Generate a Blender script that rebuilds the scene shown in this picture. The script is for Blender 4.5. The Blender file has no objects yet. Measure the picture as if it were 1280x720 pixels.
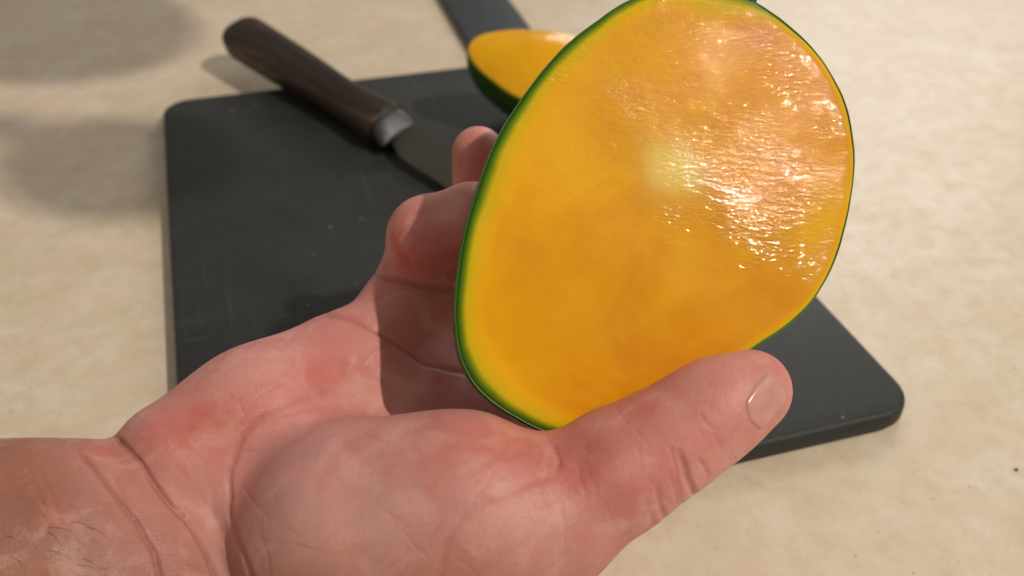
import bpy, math
import numpy as np
from mathutils import Matrix, Vector, Euler

# ------------------------------------------------------------------ camera
F = 1250.0                                   # focal length in pixels of the 1280x720 photograph
CAM = np.array([0.03151, -0.19054, 0.22512])
EUL = Euler([math.radians(a) for a in (54.596, -0.308, -17.024)], 'XYZ')
RM = np.array(EUL.to_matrix())               # columns: right, up, back
SC = bpy.context.scene
COL = SC.collection
cd = bpy.data.cameras.new('camera'); cam = bpy.data.objects.new('camera', cd); COL.objects.link(cam)
cam.location = CAM; cam.rotation_euler = EUL
cd.sensor_width = 36.0; cd.lens = 36.0 * F / 1280.0
cd.clip_start = 0.01; cd.clip_end = 50.0
cd.dof.use_dof = True; cd.dof.focus_distance = 0.232; cd.dof.aperture_fstop = 14.0
SC.camera = cam

def P(u, v, d):                              # photo pixel + depth along the view axis -> world
    return CAM + RM @ np.array([(u - 640) / F * d, (360 - v) / F * d, -d])
def ground(u, v, z=0.0):
    r = RM @ np.array([(u - 640) / F, (360 - v) / F, -1.0])
    return CAM + r * ((z - CAM[2]) / r[2])
def on_plane(u, v, c, n):
    r = RM @ np.array([(u - 640) / F, (360 - v) / F, -1.0])
    return CAM + r * (np.dot(c - CAM, n) / np.dot(r, n))
def to_px(p):
    q = (p - CAM) @ RM
    return 640 + F * q[:, 0] / -q[:, 2], 360 - F * q[:, 1] / -q[:, 2]
def unit(a):
    a = np.asarray(a, float); return a / np.linalg.norm(a)

# ------------------------------------------------------------------ light
w = bpy.data.worlds.new('World'); SC.world = w; w.use_nodes = True
bg = w.node_tree.nodes['Background']
bg.inputs[0].default_value = (1.0, 0.91, 0.80, 1); bg.inputs[1].default_value = 0.25
def area(name, loc, target, size, power, color, shape='DISK'):
    l = bpy.data.lights.new(name, 'AREA'); l.shape = shape; l.size = size
    l.energy = power; l.color = color
    o = bpy.data.objects.new(name, l); COL.objects.link(o)
    o.location = loc
    o.rotation_euler = (Vector(target) - Vector(loc)).to_track_quat('-Z', 'Y').to_euler()
    return o
KD = unit([0.45, -0.47, 0.77])
TGT = np.array([0.11, 0.05, 0.05])
LAMP = TGT + KD * 2.2
area('ceiling_lamp', LAMP, TGT, 0.05, 27.6, (1.0, 0.90, 0.77))
area('window_light', (1.1, 1.25, 0.75), (0.3, 0.25, 0.0), 0.7, 5.8, (1.0, 0.97, 0.93), 'SQUARE')

SC.view_settings.view_transform = 'Standard'
SC.view_settings.look = 'None'
SC.view_settings.gamma = 1.0
SC.view_settings.exposure = 0.14
SC.render.engine = 'CYCLES'

# ------------------------------------------------------------------ helpers
def mesh_obj(name, verts, faces, mat, parent=None, smooth=True, attrs=None):
    me = bpy.data.meshes.new(name)
    me.from_pydata([tuple(map(float, v)) for v in verts], [], [tuple(map(int, f)) for f in faces])
    me.update()
    if smooth:
        me.polygons.foreach_set('use_smooth', [True] * len(me.polygons))
    for k, a in (attrs or {}).items():
        at = me.attributes.new(k, 'FLOAT', 'POINT'); at.data.foreach_set('value', np.asarray(a, np.float32))
    me.materials.append(mat)
    o = bpy.data.objects.new(name, me); COL.objects.link(o)
    if parent: o.parent = parent
    return o
def thing(name, label, cat, matrix):
    o = bpy.data.objects.new(name, None); COL.objects.link(o)
    o.empty_display_size = 0.02
    o.matrix_world = matrix; o['label'] = label; o['category'] = cat
    return o
def frame(x, y, z, loc):
    m = Matrix.Identity(4)
    for i in range(3):
        m[i][0], m[i][1], m[i][2], m[i][3] = x[i], y[i], z[i], loc[i]
    return m
def add_mod(o, kind, **kw):
    m = o.modifiers.new(kind.lower(), kind)
    for k, v in kw.items(): setattr(m, k, v)
    return m

class NT:                                     # small node-tree writer
    def __init__(s, name):
        s.mat = bpy.data.materials.new(name); s.mat.use_nodes = True
        s.t = s.mat.node_tree; s.b = s.t.nodes['Principled BSDF']
        s.co = s.t.nodes.new('ShaderNodeTexCoord')
    def n(s, kind, **inp):
        nd = s.t.nodes.new(kind)
        for k, v in inp.items(): s.set(nd, k, v)
        return nd
    def set(s, nd, k, v):
        key = int(k[1:]) if k[0] == '_' and k[1:].isdigit() else k.replace('_', ' ')
        i = nd.inputs[key]
        if isinstance(v, bpy.types.NodeSocket): s.t.links.new(v, i)
        else: i.default_value = v
    def p(s, **kw):
        for k, v in kw.items(): s.set(s.b, k, v)
    def obj(s, scale=(1, 1, 1), rot=(0, 0, 0), loc=(0, 0, 0)):
        m = s.n('ShaderNodeMapping', Vector=s.co.outputs['Object'])
        m.inputs['Scale'].default_value = scale; m.inputs['Rotation'].default_value = rot
        m.inputs['Location'].default_value = loc
        return m.outputs[0]
    def noise(s, vec, scale, detail=4.0, rough=0.55, dist=0.0):
        return s.n('ShaderNodeTexNoise', Vector=vec, Scale=scale, Detail=detail, Roughness=rough, Distortion=dist).outputs[0]
    def ramp(s, fac, stops, mode='LINEAR'):
        r = s.n('ShaderNodeValToRGB', Fac=fac); cr = r.color_ramp; cr.interpolation = mode
        while len(cr.elements) < len(stops): cr.elements.new(0.5)
        for e, (p, c) in zip(cr.elements, stops):
            e.position = p; e.color = (*c, 1) if len(c) == 3 else (c[0], c[0], c[0], 1)
        return r.outputs[0]
    def mix(s, fac, a, b, mode='MIX'):
        m = s.t.nodes.new('ShaderNodeMix'); m.data_type = 'RGBA'; m.blend_type = mode
        for i, v in ((0, fac), (6, a), (7, b)):
            if isinstance(v, bpy.types.NodeSocket): s.t.links.new(v, m.inputs[i])
            else: m.inputs[i].default_value = (v if i == 0 else (*v, 1))
        return m.outputs[2]
    def math(s, op, a, b=0.0, clamp=False):
        m = s.t.nodes.new('ShaderNodeMath'); m.operation = op; m.use_clamp = clamp
        for i, v in ((0, a), (1, b)):
            if isinstance(v, bpy.types.NodeSocket): s.t.links.new(v, m.inputs[i])
            else: m.inputs[i].default_value = v
        return m.outputs[0]
    def attr(s, name):
        a = s.n('ShaderNodeAttribute'); a.attribute_name = name; return a.outputs['Fac']
    def bump(s, h, strength, dist, normal=None):
        b = s.n('ShaderNodeBump', Height=h, Strength=strength, Distance=dist)
        if normal is not None: s.t.links.new(normal, b.inputs['Normal'])
        return b.outputs[0]

def lin(r, g, b):                             # sRGB 0-255 -> linear
    f = lambda c: (c / 255 / 12.92) if c <= 10 else ((c / 255 + 0.055) / 1.055) ** 2.4
    return (f(r), f(g), f(b))

# ------------------------------------------------------------------ materials
def mat_counter():
    m = NT('counter_laminate'); v = m.obj()
    big = m.noise(v, 26, 6, 0.68, 0.5); mid = m.noise(v, 110, 6, 0.7, 0.4); fine = m.noise(v, 700, 3, 0.6)
    c = m.ramp(big, [(0.32, lin(216, 199, 173)), (0.5, lin(223, 208, 185)), (0.66, lin(230, 218, 200))])
    c = m.mix(m.ramp(mid, [(0.42, (0.0,)), (0.72, (0.5,))]), c, lin(200, 174, 140))
    pk = m.noise(m.obj((1, 1, 1), (0, 0, 0), (3, 1, 0)), 34, 4, 0.6, 0.5)
    c = m.mix(m.ramp(pk, [(0.5, (0.0,)), (0.68, (0.45,))]), c, lin(226, 200, 182))
    sv = m.n('ShaderNodeTexVoronoi', Vector=v, Scale=210.0)
    sp = m.math('MULTIPLY', m.math('LESS_THAN', sv.outputs['Distance'], 0.13), m.ramp(m.noise(v, 30, 3), [(0.5, (0.0,)), (0.6, (0.45,))]))
    c = m.mix(sp, c, lin(170, 140, 106))
    rust = m.noise(v, 48, 5, 0.7, 0.8)
    c = m.mix(m.ramp(rust, [(0.56, (0.0,)), (0.72, (0.3,))]), c, lin(206, 172, 130))
    c = m.mix(m.ramp(fine, [(0.45, (0.0,)), (0.75, (0.30,))]), c, lin(226, 214, 196))
    m.p(Base_Color=c, Roughness=m.ramp(mid, [(0.3, (0.34,)), (0.7, (0.46,))]), Normal=m.bump(fine, 0.08, 0.0006))
    m.p(**{'Specular_IOR_Level': 0.5})
    return m.mat
def mat_board():
    m = NT('board_slate'); v = m.obj()
    big = m.noise(v, 22, 5, 0.6, 0.4); fine = m.noise(v, 900, 3, 0.6)
    c = m.ramp(big, [(0.3, lin(36, 39, 39)), (0.7, lin(52, 55, 54))])
    c = m.mix(m.ramp(fine, [(0.5, (0.0,)), (0.8, (0.35,))]), c, lin(84, 84, 80))
    # knife scuffs: thin stretched streaks, two directions
    a = m.noise(m.obj((260, 9, 1), (0, 0, 0.7)), 1.0, 3, 0.6)
    b = m.noise(m.obj((14, 300, 1), (0, 0, 1.1)), 1.0, 3, 0.6)
    patch = m.ramp(m.noise(v, 12, 2), [(0.48, (0.0,)), (0.62, (1.0,))])
    st = m.math('MULTIPLY', m.math('MAXIMUM', m.ramp(a, [(0.57, (0.0,)), (0.68, (0.6,))]), m.ramp(b, [(0.58, (0.0,)), (0.68, (0.6,))])), patch)
    c = m.mix(m.math('MULTIPLY', st, 0.32), c, lin(112, 112, 104))
    # small chips
    ch = m.n('ShaderNodeTexVoronoi', Vector=v, Scale=75.0)
    spk = m.math('MULTIPLY', m.math('LESS_THAN', ch.outputs['Distance'], 0.062), m.ramp(m.noise(v, 9, 2), [(0.46, (0.0,)), (0.50, (1.0,))]))
    c = m.mix(m.math('MULTIPLY', spk, 0.6), c, lin(150, 138, 128))
    m.p(Base_Color=c, Roughness=m.ramp(big, [(0.3, (0.5,)), (0.7, (0.62,))]), Normal=m.bump(fine, 0.25, 0.0004))
    m.p(**{'Specular_IOR_Level': 0.35})
    return m.mat
def mat_strip():
    m = NT('dark_strip'); v = m.obj()
    fine = m.noise(v, 500, 3, 0.6)
    m.p(Base_Color=m.ramp(m.noise(v, 30, 4), [(0.3, lin(40, 45, 51)), (0.7, lin(54, 60, 66))]), Roughness=0.55, Normal=m.bump(fine, 0.15, 0.0004))
    return m.mat
def mat_wood():
    m = NT('dark_wood')
    g = m.noise(m.obj((14, 160, 160)), 1.0, 6, 0.65, 1.2); f = m.noise(m.obj((60, 1400, 1400)), 1.0, 4, 0.6)
    c = m.ramp(g, [(0.3, lin(26, 18, 14)), (0.5, lin(46, 32, 24)), (0.68, lin(90, 66, 48))])
    c = m.mix(m.ramp(f, [(0.5, (0.0,)), (0.75, (0.5,))]), c, lin(36, 22, 16))
    m.p(Base_Color=c, Roughness=0.5, Normal=m.bump(f, 0.35, 0.0004))
    m.p(**{'Specular_IOR_Level': 0.4})
    return m.mat
def mat_steel(name, col, rough):
    m = NT(name)
    s = m.noise(m.obj((12, 500, 500)), 1.0, 4, 0.6); b = m.noise(m.obj(), 60, 4, 0.6)
    c = m.mix(m.ramp(b, [(0.4, (0.0,)), (0.7, (0.5,))]), col, tuple(x * 0.6 for x in col))
    m.p(Base_Color=c, Metallic=1.0, Roughness=m.ramp(b, [(0.3, (rough,)), (0.7, (rough + 0.15,))]), Normal=m.bump(s, 0.15, 0.0002))
    return m.mat
def mat_flesh(name, wet, pale):
    m = NT(name); v = m.obj()
    e = m.attr('edge')                         # 0 at the rim .. 1 well inside, scaled by rim width
    big = m.noise(v, 38, 4, 0.55, 0.5); mid = m.noise(v, 130, 4, 0.6)
    inner = m.ramp(big, [(0.28, lin(212, 136, 0)), (0.5, lin(224, 154, 0)), (0.72, lin(236, 176, 0))])
    inner = m.mix(m.ramp(mid, [(0.4, (0.0,)), (0.75, (0.3,))]), inner, lin(238, 176, 0))
    if pale:
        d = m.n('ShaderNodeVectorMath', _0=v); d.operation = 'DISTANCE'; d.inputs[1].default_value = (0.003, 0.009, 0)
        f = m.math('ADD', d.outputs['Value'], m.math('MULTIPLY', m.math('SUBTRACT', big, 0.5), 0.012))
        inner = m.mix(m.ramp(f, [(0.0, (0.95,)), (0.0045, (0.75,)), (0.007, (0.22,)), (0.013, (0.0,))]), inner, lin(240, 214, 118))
        sx = m.n('ShaderNodeSeparateXYZ', _0=v)
        gx = m.math('ADD', m.math('MULTIPLY', sx.outputs[0], -14.0), m.math('MULTIPLY', m.math('SUBTRACT', big, 0.5), 1.2))
        inner = m.mix(m.ramp(gx, [(0.0, (0.0,)), (0.55, (0.8,))]), inner, lin(246, 184, 0))
        dp = m.ramp(m.math('ADD', m.math('MULTIPLY', m.attr('edge'), 1.0), m.math('MULTIPLY', m.math('SUBTRACT', m.noise(v, 30, 3), 0.5), 0.8)), [(0.75, (0.0,)), (1.05, (1.0,))])
        lw = m.ramp(m.attr('high'), [(0.15, (0.26,)), (0.65, (0.0,))])
        inner = m.mix(m.math('MULTIPLY', dp, lw), inner, lin(216, 126, 0))
        f2 = m.attr('high')                    # fibrous, paler flesh towards the stem end
        inner = m.mix(m.math('MULTIPLY', f2, 0.22), inner, lin(232, 176, 82))
    c = m.ramp(e, [(0.0, lin(44, 88, 12)), (0.10, lin(66, 112, 12)), (0.20, lin(118, 142, 14)), (0.34, lin(212, 182, 12)), (0.8, lin(236, 174, 4)), (1.0, lin(232, 160, 0))])
    c = m.mix(m.ramp(e, [(0.4, (0.0,)), (1.0, (1.0,))]), c, inner)
    m.p(Base_Color=c, **{'Subsurface_Weight': 0.12, 'Subsurface_Scale': 0.002})
    m.b.inputs['Subsurface Radius'].default_value = (1.0, 0.45, 0.1)
    if wet:
        fib = m.noise(m.obj((330, 900, 500), (0, 0, 0.2)), 1.0, 3, 0.6, 0.5)
        fin = m.noise(m.obj((1300, 2200, 900), (0, 0, 0.2)), 1.0, 2, 0.5)
        h = m.math('ADD', m.math('MULTIPLY', m.ramp(fib, [(0.35, (0.0,)), (0.7, (1.0,))]), 0.8), m.math('MULTIPLY', fin, 0.35))
        wv = m.noise(v, 95, 2, 0.5)
        n1 = m.bump(wv, 0.16, 0.0016)
        pt = m.ramp(m.noise(m.obj((1, 1.6, 1)), 55, 3, 0.6), [(0.38, (0.3,)), (0.6, (1.15,))])
        amt = m.math('ADD', 0.03, m.math('MULTIPLY', m.math('MULTIPLY', m.math('POWER', m.attr('high'), 1.5), pt), 0.52))
        b = m.n('ShaderNodeBump', Height=h, Strength=amt, Distance=0.00036, Normal=n1)
        m.p(Normal=b.outputs[0], Roughness=0.45, **{'Specular_IOR_Level': 0.06, 'Coat_Weight': 0.42, 'Coat_Roughness': 0.025})
        m.t.links.new(b.outputs[0], m.b.inputs['Coat Normal'])
    else:
        c = m.mix(0.55, c, lin(246, 186, 0)); m.p(Base_Color=c, Roughness=0.2, Normal=m.bump(m.noise(v, 110, 3), 0.5, 0.0016))
    return m.mat
def mat_skin_green():
    m = NT('mango_skin'); v = m.obj()
    big = m.noise(v, 45, 4, 0.6); ln = m.n('ShaderNodeTexVoronoi', Vector=v, Scale=520.0)
    c = m.ramp(big, [(0.3, lin(40, 80, 18)), (0.55, lin(60, 104, 24)), (0.75, lin(88, 124, 34))])
    c = m.mix(m.math('MULTIPLY', m.math('LESS_THAN', ln.outputs['Distance'], 0.16), 0.5), c, lin(110, 132, 56))
    m.p(Base_Color=c, Roughness=0.32, Normal=m.bump(m.noise(v, 700, 3), 0.15, 0.0004))
    return m.mat
def mat_hand():
    m = NT('skin'); v = m.obj()
    big = m.noise(v, 45, 4, 0.6, 0.3); mid = m.noise(v, 170, 4, 0.6, 0.2); fine = m.noise(v, 1100, 3, 0.6)
    palm = m.ramp(big, [(0.3, lin(202, 130, 124)), (0.5, lin(211, 144, 138)), (0.7, lin(220, 161, 153))])
    arm = m.ramp(big, [(0.3, lin(148, 96, 80)), (0.7, lin(168, 114, 96))])
    c = m.mix(m.attr('arm'), palm, arm)
    c = m.mix(m.math('MULTIPLY', m.attr('red'), m.ramp(mid, [(0.3, (0.55,)), (0.7, (1.0,))])), c, lin(196, 94, 80))
    c = m.mix(m.math('MULTIPLY', m.attr('pale'), 0.7), c, lin(218, 174, 164))
    c = m.mix(m.math('MULTIPLY', m.attr('vein'), 0.5), c, lin(160, 128, 128))
    c = m.mix(m.ramp(mid, [(0.5, (0.0,)), (0.78, (0.28,))]), c, lin(200, 110, 96))
    blot = m.noise(v, 90, 3, 0.6, 0.8)
    c = m.mix(m.ramp(blot, [(0.5, (0.0,)), (0.66, (0.35,))]), c, lin(222, 178, 164))
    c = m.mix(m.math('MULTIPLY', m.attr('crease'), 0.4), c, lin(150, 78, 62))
    vo = m.n('ShaderNodeTexVoronoi', Vector=m.obj((1, 1, 1)), Scale=1300.0); vo.feature = 'DISTANCE_TO_EDGE'
    ridge = m.noise(m.obj((260, 1400, 900), (0.2, 0.3, 0.5)), 1.0, 2, 0.5)
    h = m.math('ADD', m.math('MULTIPLY', m.ramp(vo.outputs[0], [(0.0, (0.0,)), (0.2, (1.0,))]), 0.22), m.math('ADD', m.math('MULTIPLY', fine, 0.5), m.math('MULTIPLY', ridge, 0.5)))
    n0 = m.bump(mid, 0.22, 0.0012)
    m.p(Base_Color=c, Roughness=m.ramp(mid, [(0.3, (0.42,)), (0.7, (0.58,))]), Normal=m.bump(h, 0.36, 0.0003, n0))
    m.p(**{'Subsurface_Weight': 0.35, 'Subsurface_Scale': 0.004, 'Specular_IOR_Level': 0.42})
    m.b.inputs['Subsurface Radius'].default_value = (1.0, 0.35, 0.2)
    return m.mat
def mat_plain(name, col, rough, **kw):
    m = NT(name)
    m.p(Base_Color=m.mix(m.ramp(m.noise(m.obj(), 300, 3), [(0.35, (0.0,)), (0.7, (0.5,))]), col, tuple(x * 0.7 for x in col)), Roughness=rough, **kw)
    return m.mat
M = dict(counter=mat_counter(), board=mat_board(), strip=mat_strip(), wood=mat_wood(),
         bolster=mat_steel('bolster_steel', (0.12, 0.12, 0.125), 0.42), blade=mat_steel('blade_steel', (0.17, 0.16, 0.13), 0.34),
         flesh=mat_flesh('mango_flesh_wet', True, True), flesh2=mat_flesh('mango_flesh', False, False),
         peel=mat_skin_green(), skin=mat_hand(), stem=mat_plain('stem', (0.02, 0.016, 0.01), 0.8),
         nail=mat_plain('nail', lin(212, 154, 144), 0.22), hair=mat_plain('hair', (0.06, 0.03, 0.018), 0.6),
         crumb=mat_plain('crumb', (0.05, 0.03, 0.02), 0.8))

# ------------------------------------------------------------------ counter
o = mesh_obj('counter', [(-2.0, -1.6, 0), (2.4, -1.6, 0), (2.4, 2.4, 0), (-2.0, 2.4, 0)], [(0, 1, 2, 3)], M['counter'], smooth=False)
o['kind'] = 'structure'

# ------------------------------------------------------------------ cutting board
def rounded_slab(w, h, t, r, bev, seg=10):
    pts = []
    for cx, cy, a0 in ((w - r, h - r, 0), (r, h - r, 90), (r, r, 180), (w - r, r, 270)):
        for i in range(seg + 1):
            a = math.radians(a0 + 90 * i / seg); pts.append((cx + r * math.cos(a), cy + r * math.sin(a), math.cos(a), math.sin(a)))
    n = len(pts); V = []; Fc = []
    prof = []
    for k in range(5): a = math.pi / 2 * k / 4; prof.append((bev * (1 - math.sin(a)), bev * (1 - math.cos(a))))
    prof += [(bev * (1 - math.cos(math.pi / 2 * k / 4)) , t - bev * (1 - math.sin(math.pi / 2 * k / 4))) for k in range(5)]
    for ins, z in prof:
        for x, y, nx, ny in pts: V.append((x - nx * ins, y - ny * ins, z))
    for k in range(len(prof) - 1):
        for i in range(n):
            j = (i + 1) % n; Fc.append((k * n + i, k * n + j, (k + 1) * n + j, (k + 1) * n + i))
    Fc.append(tuple(range(n - 1, -1, -1))); Fc.append(tuple(range((len(prof) - 1) * n, len(prof) * n)))
    return V, Fc
BT = 0.008
V, Fc = rounded_slab(0.23, 0.308, BT - 0.0006, 0.014, 0.0022)
bo = mesh_obj('cutting_board', V, Fc, M['board'])
bo.location.z = 0.0006
bo['label'] = 'dark slate grey cutting board with rounded corners lying on the beige counter'; bo['category'] = 'cutting board'

# ------------------------------------------------------------------ dark strip behind the board
a = ground(548, 0); b = ground(631, 0); c = ground(590, 72); ed = unit(c - a)
nx = unit(np.cross([0, 0, 1], ed)); wid = abs(np.dot(b - a, nx))
mid0 = c - nx * 0 if np.dot(b - a, nx) > 0 else c
sgn = 1 if np.dot(b - a, nx) > 0 else -1
V, Fc = rounded_slab(wid, 0.34, 0.005, 0.006, 0.0016)
st = mesh_obj('flat_strip', V, Fc, M['strip'])
xx = nx * sgn; yy = -ed
zz = np.cross(xx, yy)
if zz[2] < 0:                                  # keep a right-handed frame
    st.matrix_world = frame(-xx, yy, -zz, c + xx * wid + np.array([0, 0, 0.0004]))
else:
    st.matrix_world = frame(xx, yy, zz, c + np.array([0, 0, 0.0004]))
st['label'] = 'flat dark grey strip lying on the counter behind the small mango piece'; st['category'] = 'strip'

# ------------------------------------------------------------------ mango pieces
def spline(pts, n):                            # closed Catmull-Rom, resampled by arc length
    pts = np.asarray(pts, float); m = len(pts); out = []
    for i in range(m):
        p0, p1, p2, p3 = pts[i - 1], pts[i], pts[(i + 1) % m], pts[(i + 2) % m]
        for t in np.linspace(0, 1, 24, endpoint=False):
            out.append(0.5 * (2 * p1 + (p2 - p0) * t + (2 * p0 - 5 * p1 + 4 * p2 - p3) * t * t + (3 * p1 - p0 - 3 * p2 + p3) * t ** 3))
    out = np.array(out); q = np.vstack([out, out[:1]])
    s = np.r_[0, np.cumsum(np.linalg.norm(np.diff(q, axis=0), axis=1))]
    ss = np.linspace(0, s[-1], n, endpoint=False)
    return np.stack([np.interp(ss, s, q[:, 0]), np.interp(ss, s, q[:, 1])], 1)

def mango_half(name, label, outline, c, n, xdir, depth, flesh_mat, rimw, peel_name='peel', power=2.3, dome=0.0, lean=(0, 0)):
    z = unit(n); x = unit(np.asarray(xdir) - np.dot(xdir, z) * z); y = np.cross(z, x)
    pts = []
    for u, v in outline:
        q = on_plane(u, v, c, z) - c; pts.append((q @ x, q @ y))
    N = 200
    R = spline(pts, N); cen = R.mean(0)
    ia = np.arange(N) * 2 * np.pi / N
    wob = sum(a_ * np.sin(k_ * ia + p_) for k_, a_, p_ in ((7, .0030, 1.0), (13, .0022, 2.1), (23, .0014, .4), (41, .0010, 3.0), (67, .0007, 5.0)))
    R = cen + (R - cen) * (1 + 0.35 * wob)[:, None]
    c2 = c + x * cen[0] + y * cen[1]; R = R - cen
    root = thing(name, label, 'mango', frame(x, y, z, c2))
    RN = np.roll(R, -1, 0) - np.roll(R, 1, 0); RN = np.stack([RN[:, 1], -RN[:, 0]], 1); RN /= np.linalg.norm(RN, axis=1)[:, None]
    if np.sum(RN * R) < 0: RN = -RN
    mr = np.linalg.norm(R, axis=1).mean()
    # flesh: cut face, very slightly uneven, edge rolled over
    rings = [0.0] + list(np.linspace(0.04, 0.93, 34)) + [0.95, 0.965, 0.978, 0.987, 0.993]
    V = [(0, 0, dome)]; edge = [1.0]; high = [0.5]; Fc = []
    rng = np.random.default_rng(3)
    for t in rings[1:]:
        for i in range(N):
            p = R[i] * t; dist = (1 - t) * np.linalg.norm(R[i]); wv = rimw(i / N, R[i] / mr)
            zz = dome * (1 - t * t) + 0.00018 * math.sin(p[0] * 160 + 1) * math.sin(p[1] * 210) - 0.0011 * max(0, (t - 0.955) / 0.038) ** 2
            V.append((p[0], p[1], zz)); edge.append(min(1.0, dist / (wv * (1 + 0.07 * math.sin(i * 0.21) + 0.05 * math.sin(i * 0.47 + 2) + 0.03 * math.sin(i * 1.1)))))
            high.append(min(1, max(0, 0.5 + (p[1] * 0.93 + p[0] * 0.36) / (1.1 * mr))))
    high[0] = 0.5
    for i in range(N): Fc.append((0, 1 + i, 1 + (i + 1) % N))
    for k in range(len(rings) - 2):
        for i in range(N):
            j = (i + 1) % N; A = 1 + k * N; B = A + N
            Fc.append((A + i, B + i, B + j, A + j))
    if np.cross(R[0], R[1]) < 0: Fc = [tuple(reversed(f)) for f in Fc]
    mesh_obj('flesh', V, Fc, flesh_mat, root, attrs=dict(edge=edge, high=high))
    # peel: rolled lip, then the domed back
    V = []; Fc = []; prof = [(0.989, -0.0022), (0.9935, -0.0007), (0.998, -0.0009), (1.0, -0.0022)]
    for k in range(1, 36):
        a = math.pi / 2 * k / 35; t = math.cos(a) ** (2 / power); prof.append((t, -0.0022 - depth * math.sin(a) ** (2 / 2.1)))
    for t, zz in prof:
        for i in range(N):
            f = -zz / depth
            V.append((R[i][0] * t + lean[0] * f * f, R[i][1] * t + lean[1] * f * f, zz))
    for k in range(len(prof) - 1):
        for i in range(N):
            j = (i + 1) % N; Fc.append((k * N + i, (k + 1) * N + i, (k + 1) * N + j, k * N + j))
    if np.cross(R[0], R[1]) < 0: Fc = [tuple(reversed(f)) for f in Fc]
    mesh_obj(peel_name, V, Fc, M['peel'], root)
    return root, x, y, z, c2, R

MC = P(825, 270, 0.235)
MN = RM @ unit([0.18, 0.14, 1.0])
OUT1 = [(790, -3), (745, 25), (700, 62), (655, 117), (620, 175), (600, 224), (583, 280), (572, 340), (569, 400), (577, 450), (598, 488),
        (640, 520), (690, 543), (745, 548), (810, 528), (880, 485), (945, 436), (985, 409), (1020, 374), (1045, 330), (1060, 280), (1070, 222),
        (1070, 180), (1062, 133), (1045, 95), (1020, 60), (988, 29), (945, -1), (900, -20), (850, -22)]
def rim1(s, q):                                # green-yellow band: broad on the far-left side, thin on the right
    k = 0.5 - 0.5 * q[0] + 0.12 * q[1]
    st = math.exp(-((q[0] - 0.35) ** 2 + (q[1] - 1.1) ** 2) / 0.05)
    return 0.0016 + 0.0082 * min(1, max(0, k)) + 0.008 * st
m1, mx, my, mz, mc, MR = mango_half('mango_half', 'large halved mango held in the hand, wet orange cut face and thin green skin', OUT1, MC, MN,
        RM[:, 0], 0.036, M['flesh'], rim1, dome=0.0002)
# stem stub
sp = on_plane(936, -4, MC, MN) - mc
V = []; Fc = []
for k in range(5):
    rr = (0.0032, 0.0036, 0.003, 0.0026, 0.0)[k]; hh = (-0.003, 0.0, 0.002, 0.0034, 0.0036)[k]
    for i in range(10):
        a = 2 * math.pi * i / 10; V.append((sp @ mx + rr * math.cos(a) + hh * 0.4, sp @ my + hh, -0.004 + rr * math.sin(a)))
for k in range(4):
    for i in range(10): j = (i + 1) % 10; Fc.append((k * 10 + i, k * 10 + j, (k + 1) * 10 + j, (k + 1) * 10 + i))
mesh_obj('stem', V, Fc, M['stem'], m1)

PC = ground(660, 88, 0.040)
PN = unit(RM @ np.array([0.12, 0.30, 0.80]) + np.array([0, 0, 0.15]))
OUT2 = [(584, 62), (591, 48), (610, 40), (650, 36), (690, 38), (722, 46), (746, 60), (754, 80), (742, 104), (712, 122), (676, 130), (645, 121), (615, 101), (592, 80)]
mango_half('mango_piece', 'smaller cut mango piece with smooth yellow face lying on the cutting board', OUT2, PC, PN, RM[:, 0], 0.032, M['flesh2'],
           lambda s, q: 0.0022, dome=0.0060)

# ------------------------------------------------------------------ knife
def loft(sections):                            # sections: list of rings (lists of points)
    n = len(sections[0]); V = [p for s in sections for p in s]; Fc = []
    for k in range(len(sections) - 1):
        for i in range(n): j = (i + 1) % n; Fc.append((k * n + i, k * n + j, (k + 1) * n + j, (k + 1) * n + i))
    Fc.append(tuple(range(n - 1, -1, -1))); Fc.append(tuple(range((len(sections) - 1) * n, len(sections) * n)))
    return V, Fc
def ring(x, cy, cz, hw, hh, n=28, p=2.6):
    out = []
    for i in range(n):
        a = 2 * math.pi * i / n; ca, sa = math.cos(a), math.sin(a)
        out.append((x, cy + hw * math.copysign(abs(ca) ** (2 / p), ca), cz + hh * math.copysign(abs(sa) ** (2 / p), sa)))
    return out
KB = ground(304, 46, 0.0200); KE = ground(496, 166, 0.0165)
kx = unit(KE - KB); ky = unit(np.cross([0, 0, 1], kx)); kz = np.cross(kx, ky)
roll = math.radians(16); ky, kz = ky * math.cos(roll) + kz * math.sin(roll), kz * math.cos(roll) - ky * math.sin(roll)
KL = np.linalg.norm(KE - KB)
kn = thing('knife', 'knife with dark brown wooden handle lying across the board edge', 'knife', frame(kx, ky, kz, KB))
S = []
for k in range(41):
    t = k / 40; x = -0.010 + (KL + 0.003) * t
    cap = math.sqrt(max(0.0, 1 - (1 - min(1, t / 0.10)) ** 2)) if t < 0.10 else 1.0
    hw = 0.0122 * (1 - 0.22 * math.exp(-((t - 0.78) / 0.22) ** 2) + 0.04 * math.cos(t * 6)) ; hh = 0.0102 * (1 - 0.14 * t)
    S.append(ring(x, 0, 0, max(0.0006, hw * cap), max(0.0005, hh * cap), p=2.7))
V, Fc = loft(S); hd = mesh_obj('handle', V, Fc, M['wood'], kn)
S = [ring(KL - 0.0050 + 0.0080 * k / 8, -0.0006 * k / 8, 0, 0.0100 - 0.0004 * (k / 8) ** 2, 0.0086 - 0.0070 * (k / 8) ** 1.3, p=2.6) for k in range(9)]
V, Fc = loft(S); mesh_obj('bolster', V, Fc, M['bolster'], kn)
BL = 0.12; V = []; Fc = []; NB = 30
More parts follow.
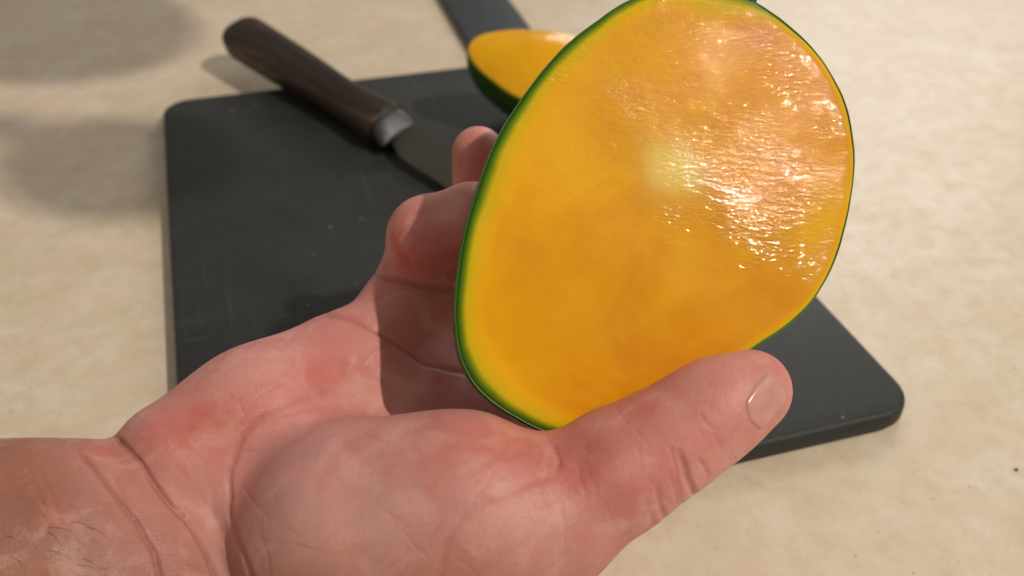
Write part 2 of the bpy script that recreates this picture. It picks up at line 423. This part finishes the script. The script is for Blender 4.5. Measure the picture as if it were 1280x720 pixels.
for k in range(NB + 1):
    t = k / NB; x = KL + 0.003 + BL * t
    top = 0.0085 - 0.0095 * max(0, (t - 0.55) / 0.45) ** 2 ; bot = -0.0100 * min(1, 0.55 + t * 4) + 0.0095 * max(0, (t - 0.5) / 0.5) ** 2.2
    th = 0.0011 * (1 - 0.6 * t)
    V += [(x, top, th), (x, bot + 0.003, th * 0.75), (x, bot, 0.0), (x, bot + 0.003, -th * 0.75), (x, top, -th)]
for k in range(NB):
    for i in range(5): j = (i + 1) % 5; Fc.append((k * 5 + i, (k + 1) * 5 + i, (k + 1) * 5 + j, k * 5 + j))
Fc.append((0, 1, 2, 3, 4)); Fc.append(tuple(NB * 5 + i for i in (4, 3, 2, 1, 0)))
bl = mesh_obj('blade', V, Fc, M['blade'], kn, smooth=False)

# ------------------------------------------------------------------ hand (implicit surface -> one mesh)
def cone_sdf(p, a, b, r1, r2):                 # round cone
    ba = b - a; l2 = ba @ ba; rr = r1 - r2; a2 = l2 - rr * rr; il2 = 1.0 / l2
    pa = p - a; y = pa @ ba; z = y - l2
    q = pa * l2 - y[:, None] * ba; x2 = np.einsum('ij,ij->i', q, q)
    y2 = y * y * l2; z2 = z * z * l2
    k = np.sign(rr) * rr * rr * x2
    d = (np.sqrt(x2 * a2 * il2) + y * rr) * il2 - r1
    c1 = np.sign(z) * a2 * z2 > k; c2 = np.sign(y) * a2 * y2 < k
    d = np.where(c2, np.sqrt(x2 + y2) * il2 - r1, d)
    d = np.where(c1, np.sqrt(x2 + z2) * il2 - r2, d)
    return d
def smin(a, b, k):
    h = np.clip(0.5 + 0.5 * (b - a) / k, 0, 1)
    return b * (1 - h) + a * h - k * h * (1 - h)
def chain(p, pts, k=0.004):                    # pts: (u, v, depth, radius in photo pixels)
    out = None
    for s, e in zip(pts[:-1], pts[1:]):
        d = cone_sdf(p, P(*s[:3]), P(*e[:3]), s[3] * s[2] / F, e[3] * e[2] / F)
        out = d if out is None else smin(out, d, k)
    return out
ULNA = [(-520, 770, .198, 140), (-60, 697, .214, 131), (60, 676, .220, 112), (150, 655, .2265, 101)]
RADI = [(-520, 960, .198, 140), (-60, 850, .212, 130), (240, 790, .222, 110)]
HYPO = [(221, 580, .231, 80), (325, 524, .241, 82), (420, 457, .255, 60)]
META = [[(250, 590, .238, 70), (452, 450, .261, 56)],
        [(290, 640, .238, 76), (530, 490, .267, 60)],
        [(330, 690, .236, 80), (600, 530, .268, 60)],
        [(370, 730, .234, 80), (655, 602, .262, 58)]]
THEN = [(450, 682, .2275, 160), (575, 648, .222, 119), (682, 648, .221, 86)]
THUMB = [(688, 640, .221, 86), (775, 586, .220, 72), (842, 547, .220, 62), (893, 512, .221, 57), (938, 488, .2225, 51)]
FING = [[(452, 450, .261, 54), (500, 390, .268, 50), (523, 345, .272, 45), (536, 296, .265, 49), (590, 275, .262, 44), (630, 268, .266, 38)],
        [(530, 490, .267, 58), (572, 385, .288, 50), (610, 270, .296, 44), (598, 191, .288, 33)],
        [(600, 530, .268, 58), (690, 400, .297, 50), (740, 270, .300, 44), (752, 200, .292, 38)],
        [(655, 602, .262, 57), (775, 470, .292, 50), (860, 370, .300, 44), (910, 300, .294, 38)]]
MF = np.stack([mx, my, mz], 1)
MRr = np.linalg.norm(MR, axis=1); MRa = np.arctan2(MR[:, 1], MR[:, 0]); so = np.argsort(MRa)
def mango_sdf(p):                              # approximate: used only to press the hand against the fruit
    q = (p - mc) @ MF
    rim = np.interp(np.arctan2(q[:, 1], q[:, 0]), MRa[so], MRr[so], period=2 * np.pi)
    t = np.hypot(q[:, 0], q[:, 1]) / rim; zz = np.clip(-(q[:, 2] + 0.0022) / 0.036, 0, None)
    g = (t ** 2.3 + zz ** 2.1) ** (1 / 2.2)
    return np.maximum((g - 1) * 0.036, q[:, 2] - 0.0005)
def hand_sdf(p):
    arm = smin(chain(p, ULNA, .01), chain(p, RADI, .01), 0.022)
    palm = chain(p, HYPO, .01)
    for mt in META: palm = smin(palm, chain(p, mt), 0.010)
    for fg in FING: palm = smin(palm, chain(p, fg, .0035), 0.005)
    thn = smin(chain(p, THEN, .012), chain(p, THUMB, .006), 0.006)
    d = smin(palm, thn, 0.0075)
    d = smin(d, arm, 0.0030)
    return d
def hand_full(p):
    d = hand_sdf(p); m = mango_sdf(p)
    k = 0.0015; a, b = -d, m - 0.0002          # smooth subtraction of the fruit
    return -smin(a, b, k)

def surface_nets(fn, lo, hi, h):
    n = np.ceil((hi - lo) / h).astype(int) + 1
    ax = [lo[i] + h * np.arange(n[i]) for i in range(3)]
    val = np.empty(n, np.float32)
    for i in range(0, n[0], 8):
        g = np.stack(np.meshgrid(ax[0][i:i + 8], ax[1], ax[2], indexing='ij'), -1)
        val[i:i + 8] = fn(g.reshape(-1, 3)).reshape(g.shape[:3])
    ins = val < 0
    cnt = np.zeros(n - 1, np.int32); acc = np.zeros((*(n - 1), 3), np.float32)
    off = [(a, b, c) for a in (0, 1) for b in (0, 1) for c in (0, 1)]
    sl = lambda o: tuple(slice(o[i], n[i] - 1 + o[i]) for i in range(3))
    for o in off:
        for axn in range(3):
            if o[axn]: continue
            o2 = list(o); o2[axn] = 1
            v0, v1 = val[sl(o)], val[sl(o2)]
            cr = (v0 < 0) != (v1 < 0)
            t = np.where(cr, v0 / np.where(cr, v0 - v1, 1), 0)
            for b in range(3):
                acc[..., b] += np.where(cr, o[b] + (t if b == axn else 0), 0)
            cnt += cr
    act = cnt > 0
    idx = np.full(n - 1, -1, np.int64); idx[act] = np.arange(act.sum())
    cells = np.argwhere(act)
    V = lo + h * (cells + acc[act] / cnt[act][:, None])
    quads = []
    for axn in range(3):
        b, c = (axn + 1) % 3, (axn + 2) % 3
        s0 = [slice(None)] * 3; s1 = [slice(None)] * 3
        s0[axn] = slice(0, n[axn] - 1); s1[axn] = slice(1, n[axn])
        cr = ins[tuple(s0)] != ins[tuple(s1)]
        e = np.argwhere(cr)
        e = e[(e[:, b] > 0) & (e[:, c] > 0) & (e[:, b] < n[b] - 1) & (e[:, c] < n[c] - 1)]
        flip = ins[tuple(s0)][tuple(e.T)]
        def cell(db, dc):
            q = e.copy(); q[:, b] -= db; q[:, c] -= dc
            return idx[tuple(q.T)]
        q = np.stack([cell(1, 1), cell(0, 1), cell(0, 0), cell(1, 0)], 1)
        quads.append(np.where(flip[:, None], q, q[:, ::-1]))
    return V, np.vstack(quads)
def subdivide(V, Q):                           # linear quad split
    e = np.stack([Q, np.roll(Q, -1, 1)], 2).reshape(-1, 2); e = np.sort(e, 1)
    key = e[:, 0] * len(V) + e[:, 1]
    uq, inv = np.unique(key, return_inverse=True)
    ev = (V[uq // len(V)] + V[uq % len(V)]) / 2
    fv = V[Q].mean(1)
    n = len(V); ei = (n + inv.reshape(-1, 4)); fi = n + len(uq) + np.arange(len(Q))
    out = [np.stack([Q[:, k], ei[:, k], fi, ei[:, k - 1]], 1) for k in range(4)]
    return np.vstack([V, ev, fv]), np.vstack(out)
def grad(fn, p, h=3e-4):
    g = np.stack([fn(p + h * np.eye(3)[i]) - fn(p - h * np.eye(3)[i]) for i in range(3)], 1)
    return g / (np.linalg.norm(g, axis=1)[:, None] + 1e-12)

allp = []
for ch in [ULNA, RADI, HYPO, THEN, THUMB] + META + FING:
    for u, v, d, r in ch:
        allp.append(P(u, v, d) - r * d / F - 0.004); allp.append(P(u, v, d) + r * d / F + 0.004)
allp = np.array(allp)
V, Q = surface_nets(hand_full, allp.min(0), allp.max(0), 0.0017)
for it in range(3):
    g = grad(hand_full, V); V = V - g * np.clip(hand_full(V), -0.001, 0.001)[:, None]
V, Q = subdivide(V, Q); g = grad(hand_full, V); V = V - g * np.clip(hand_full(V), -0.0008, 0.0008)[:, None]
V, Q = subdivide(V, Q); g = grad(hand_full, V); V = V - g * np.clip(hand_full(V), -0.0005, 0.0005)[:, None]

# skin folds: (polyline in photo pixels, half width px, depth mm)
CREASE = [([(143, 545), (172, 578), (205, 622), (236, 650)], 3.6, 0.9), ([(226, 636), (248, 672), (262, 705), (276, 740)], 3.5, 0.8),
          ([(96, 562), (118, 590), (142, 618), (170, 652), (190, 690), (200, 725)], 4, 0.55),
          ([(335, 519), (304, 545), (286, 590), (288, 640), (300, 685), (318, 735)], 4, 0.55),
          ([(330, 522), (385, 512), (440, 510)], 4, 0.3), ([(262, 600), (268, 640), (290, 700)], 5, 0.2),
          ([(402, 392), (440, 398), (478, 418), (530, 453), (590, 470)], 4, 0.7), ([(470, 345), (510, 352), (545, 360), (585, 366)], 4, 0.8),
          ([(300, 540), (340, 522), (380, 500), (430, 485)], 6, 0.25), ([(430, 455), (470, 470), (500, 500)], 5, 0.2),
          ([(848, 566), (856, 592), (874, 632)], 4.5, 0.7), ([(820, 606), (826, 628), (838, 664)], 4.5, 0.5), ([(838, 560), (846, 600), (856, 640)], 3, 0.25), ([(808, 620), (814, 640), (822, 670)], 4, 0.25), ([(872, 575), (884, 596)], 3, 0.4),
          ([(836, 590), (844, 612), (850, 634)], 3, 0.3), ([(893, 545), (903, 562)], 3, 0.3),
          ([(692, 556), (697, 572), (696, 588)], 3.5, 0.5), ([(692, 592), (640, 612), (585, 640), (555, 680), (545, 730)], 6, 0.22),
          ([(660, 560), (620, 570), (590, 590)], 6, 0.2)]
_r = np.random.default_rng(5)
for _ in range(70):                            # faint fine lines: across the wrist, along the palm and around the thumb
    z_ = _r.integers(0, 4)
    if z_ == 0: u0, v0, an = _r.uniform(40, 260), _r.uniform(580, 720), 0.95
    elif z_ == 1: u0, v0, an = _r.uniform(300, 640), _r.uniform(530, 710), _r.choice([-0.5, 1.0, 0.3])
    elif z_ == 2: u0, v0, an = _r.uniform(230, 460), _r.uniform(430, 520), _r.choice([-0.55, 0.6])
    else: u0, v0, an = _r.uniform(700, 900), _r.uniform(500, 640), 1.15
    an += _r.normal(0, 0.2); ln = _r.uniform(18, 60); bend = _r.normal(0, 0.25)
    CREASE.append(([(u0 + ln * t * math.cos(an + bend * t), v0 + ln * t * math.sin(an + bend * t)) for t in (0, 0.35, 0.7, 1.0)], 2.4, _r.uniform(0.06, 0.16)))
g = grad(hand_full, V)
pu, pv = to_px(V)
pu = pu + 1.6 * np.sin(pv * 0.05 + 1) + 0.5 * np.sin(pv * 0.17); pv = pv + 1.5 * np.sin(pu * 0.045) + 0.5 * np.sin(pu * 0.15 + 2)
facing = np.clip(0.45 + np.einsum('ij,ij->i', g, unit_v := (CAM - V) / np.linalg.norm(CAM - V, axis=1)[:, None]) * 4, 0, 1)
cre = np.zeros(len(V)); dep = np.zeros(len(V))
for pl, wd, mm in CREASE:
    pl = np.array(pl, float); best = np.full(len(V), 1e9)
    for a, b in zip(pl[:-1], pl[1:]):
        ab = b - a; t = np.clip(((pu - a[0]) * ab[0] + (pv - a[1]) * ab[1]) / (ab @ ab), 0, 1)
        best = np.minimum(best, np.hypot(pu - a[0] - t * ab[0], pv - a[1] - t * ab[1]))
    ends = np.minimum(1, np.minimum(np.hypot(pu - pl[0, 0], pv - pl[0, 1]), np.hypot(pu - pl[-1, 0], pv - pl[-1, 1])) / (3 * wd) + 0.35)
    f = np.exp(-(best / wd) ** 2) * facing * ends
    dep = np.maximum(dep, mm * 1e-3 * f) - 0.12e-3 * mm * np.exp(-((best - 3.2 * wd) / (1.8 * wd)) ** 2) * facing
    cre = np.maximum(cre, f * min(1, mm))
V = V - g * dep[:, None]
def blob(u, v, ru, rv, d0=None):
    return np.exp(-((pu - u) / ru) ** 2 - ((pv - v) / rv) ** 2)
red = np.clip(0.9 * blob(275, 528, 60, 40) + 0.7 * blob(390, 468, 60, 30) + 0.6 * blob(625, 556, 90, 36) + 0.5 * blob(510, 300, 30, 40) + 0.75 * blob(530, 350, 80, 100) + 0.4 * blob(210, 545, 50, 25)
              + 0.6 * blob(590, 190, 40, 40) + 0.35 * blob(830, 540, 90, 60) + 0.65 * blob(705, 590, 40, 36) + 0.25 * blob(960, 450, 40, 30), 0, 1)
_b = np.random.default_rng(8)
for _ in range(110):
    u0, v0, rr = _b.uniform(0, 900), _b.uniform(400, 730), _b.uniform(7, 24)
    red = red + _b.normal(0, 0.17) * blob(u0, v0, rr * _b.uniform(0.7, 1.8), rr)
red = np.clip(red, 0, 1)
pale = np.clip(0.6 * blob(390, 640, 80, 80) + 0.5 * blob(270, 660, 30, 60) + 0.35 * blob(520, 640, 90, 60), 0, 1)
vein = np.clip(0.7 * blob(335, 620, 26, 60) + 0.6 * blob(385, 555, 45, 25) + 0.35 * blob(470, 610, 22, 50) + 0.3 * blob(110, 640, 18, 60) + 0.3 * blob(745, 565, 40, 20), 0, 1)
armv = np.clip((chain(V, HYPO, .01) - np.minimum(chain(V, ULNA, .01), chain(V, RADI, .01)) + 0.012) / 0.030, 0, 1)
hand = mesh_obj('hand', V, Q, M['skin'], attrs=dict(vein=vein, red=red, pale=pale, arm=armv, crease=cre))
hand['label'] = "person's open hand and wrist, palm up, fingers behind the large mango half"; hand['category'] = 'hand'

# thumbnail: a curved plate laid on the surface of the thumb tip
ta = unit(P(940, 487, .2225) - P(880, 530, .2215))
tn = RM @ np.array([0.24, -0.34, 0.90]); tn = unit(tn - (tn @ ta) * ta); tb = np.cross(tn, ta)
nc = P(926, 479, .2225)
def to_surface(p, dirn):
    t = np.zeros(len(p))
    for _ in range(40):
        t += np.clip(hand_full(p + dirn * t[:, None]), -0.002, 0.002)
    return p + dirn * t[:, None]
NU, NVv = 17, 15; G = []
for i in range(NU):
    for j in range(NVv):
        s = i / (NU - 1) * 2 - 1; t = j / (NVv - 1) * 2 - 1
        a_ = t * 0.0045 * (1 - 0.12 * s * s) ; l_ = s * 0.0053 * math.sqrt(max(0.05, 1 - 0.42 * t * t)) if s > 0 else s * 0.0056 * math.sqrt(max(0.05, 1 - 0.5 * t * t))
        G.append(nc + ta * l_ + tb * a_ + tn * 0.02)
S_ = to_surface(np.array(G), -tn)
nn = grad(hand_full, S_)
NV_ = []
for q in range(len(S_)):
    i, j = divmod(q, NVv); s = i / (NU - 1) * 2 - 1; t = j / (NVv - 1) * 2 - 1
    e = max(abs(t), -s, s * 0.6); NV_.append(S_[q] + nn[q] * (0.0003 if e < 0.88 else (0.0001 if e < 0.96 else -0.00035)))
Fc = [(i * NVv + j, (i + 1) * NVv + j, (i + 1) * NVv + j + 1, i * NVv + j + 1) for i in range(NU - 1) for j in range(NVv - 1)]
nl = mesh_obj('thumbnail', NV_, Fc, M['nail'], hand)
add_mod(nl, 'SOLIDIFY', thickness=0.0004, offset=-1)

# fine dark hairs on the forearm, one mesh
rng = np.random.default_rng(11); V = []; Fc = []
starts = [(rng.uniform(-40, 110), rng.uniform(640, 735), rng.uniform(16, 40), rng.uniform(4, 26)) for _ in range(16)]
for (u, v, du, dv) in starts:
    pts = np.array([P(u + du * t, v + dv * t * t, 0.15) for t in np.linspace(0, 1, 9)])
    dirn = np.array([unit(p - CAM) for p in pts])
    tt = np.zeros(len(pts))
    for _ in range(60): tt += np.clip(hand_full(pts + dirn * tt[:, None]), -0.004, 0.004)
    pts = pts + dirn * tt[:, None]; nm = grad(hand_full, pts); pts = pts + nm * (0.0001 + 0.0006 * np.linspace(0, 1, 9) ** 2)[:, None]
    b0 = len(V)
    for k, p in enumerate(pts):
        tg = unit(pts[min(8, k + 1)] - pts[max(0, k - 1)]); s1 = np.cross(tg, nm[k]); r = 0.00004 * (1 - 0.7 * k / 8)
        for q in range(4): a = q * math.pi / 2; V.append(p + r * (math.cos(a) * s1 + math.sin(a) * nm[k]))
    for k in range(8):
        for q in range(4): Fc.append((b0 + k * 4 + q, b0 + k * 4 + (q + 1) % 4, b0 + (k + 1) * 4 + (q + 1) % 4, b0 + (k + 1) * 4 + q))
hr = mesh_obj('arm_hair', V, Fc, M['hair'], hand); hr['kind'] = 'stuff'

# crumbs on the counter
for (u, v, rr, lab) in ((886, 588, 0.0007, 'tiny dark crumb on the counter beside the front edge of the cutting board'),
                        (1270, 588, 0.0005, 'small dark crumb lying alone on the open beige counter')):
    gp = ground(u, v); rng = np.random.default_rng(int(u)); V = []; Fc = []
    for k in range(5):
        th = math.pi * k / 4
        for i in range(7):
            a = 2 * math.pi * i / 7; q = rr * rng.uniform(0.75, 1.2)
            V.append((1.5 * q * math.sin(th) * math.cos(a), q * math.sin(th) * math.sin(a), 0.6 * rr - 0.6 * rr * math.cos(th)))
    for k in range(4):
        for i in range(7): j = (i + 1) % 7; Fc.append((k * 7 + i, k * 7 + j, (k + 1) * 7 + j, (k + 1) * 7 + i))
    cb = mesh_obj('crumb', V, Fc, M['crumb']); cb.location = (gp[0], gp[1], 0.0001); cb['label'] = lab; cb['category'] = 'crumb'

# two unseen blockers added above view to cast soft shadows left of the board
M['caster'] = mat_plain('caster_dark', (0.05, 0.05, 0.05), 0.5)
for (u, v, rr, lab) in ((140, 206, 0.033, 'small round dark unseen shadow caster added above the counter on a thin cord'),
                        (52, 30, 0.056, 'larger dark unseen shadow caster added above the counter beside the small one')):
    gp = ground(u, v); c = gp + 0.3 * (LAMP - gp)
    root = thing('shadow_caster', lab, 'pendant lamp', Matrix.Translation(Vector(c)))
    def turned(name, prof, seg=24):
        V = [(q * math.cos(2 * math.pi * i / seg), q * math.sin(2 * math.pi * i / seg), h) for q, h in prof for i in range(seg)]
        Fc = [(k * seg + i, k * seg + (i + 1) % seg, (k + 1) * seg + (i + 1) % seg, (k + 1) * seg + i) for k in range(len(prof) - 1) for i in range(seg)]
        return mesh_obj(name, V, Fc, M['caster'], root)
    turned('caster_ball', [(rr * math.sin(math.pi * k / 12) * (1.0 if k < 7 else 0.97), -rr * 0.95 * math.cos(math.pi * k / 12)) for k in range(13)])
    turned('caster_neck', [(rr * 0.30, rr * 0.86), (rr * 0.30, rr * 1.7), (rr * 0.12, rr * 1.9)])
    turned('cord', [(0.0025, rr * 1.85), (0.0025, 2.0 - c[2])], 8)
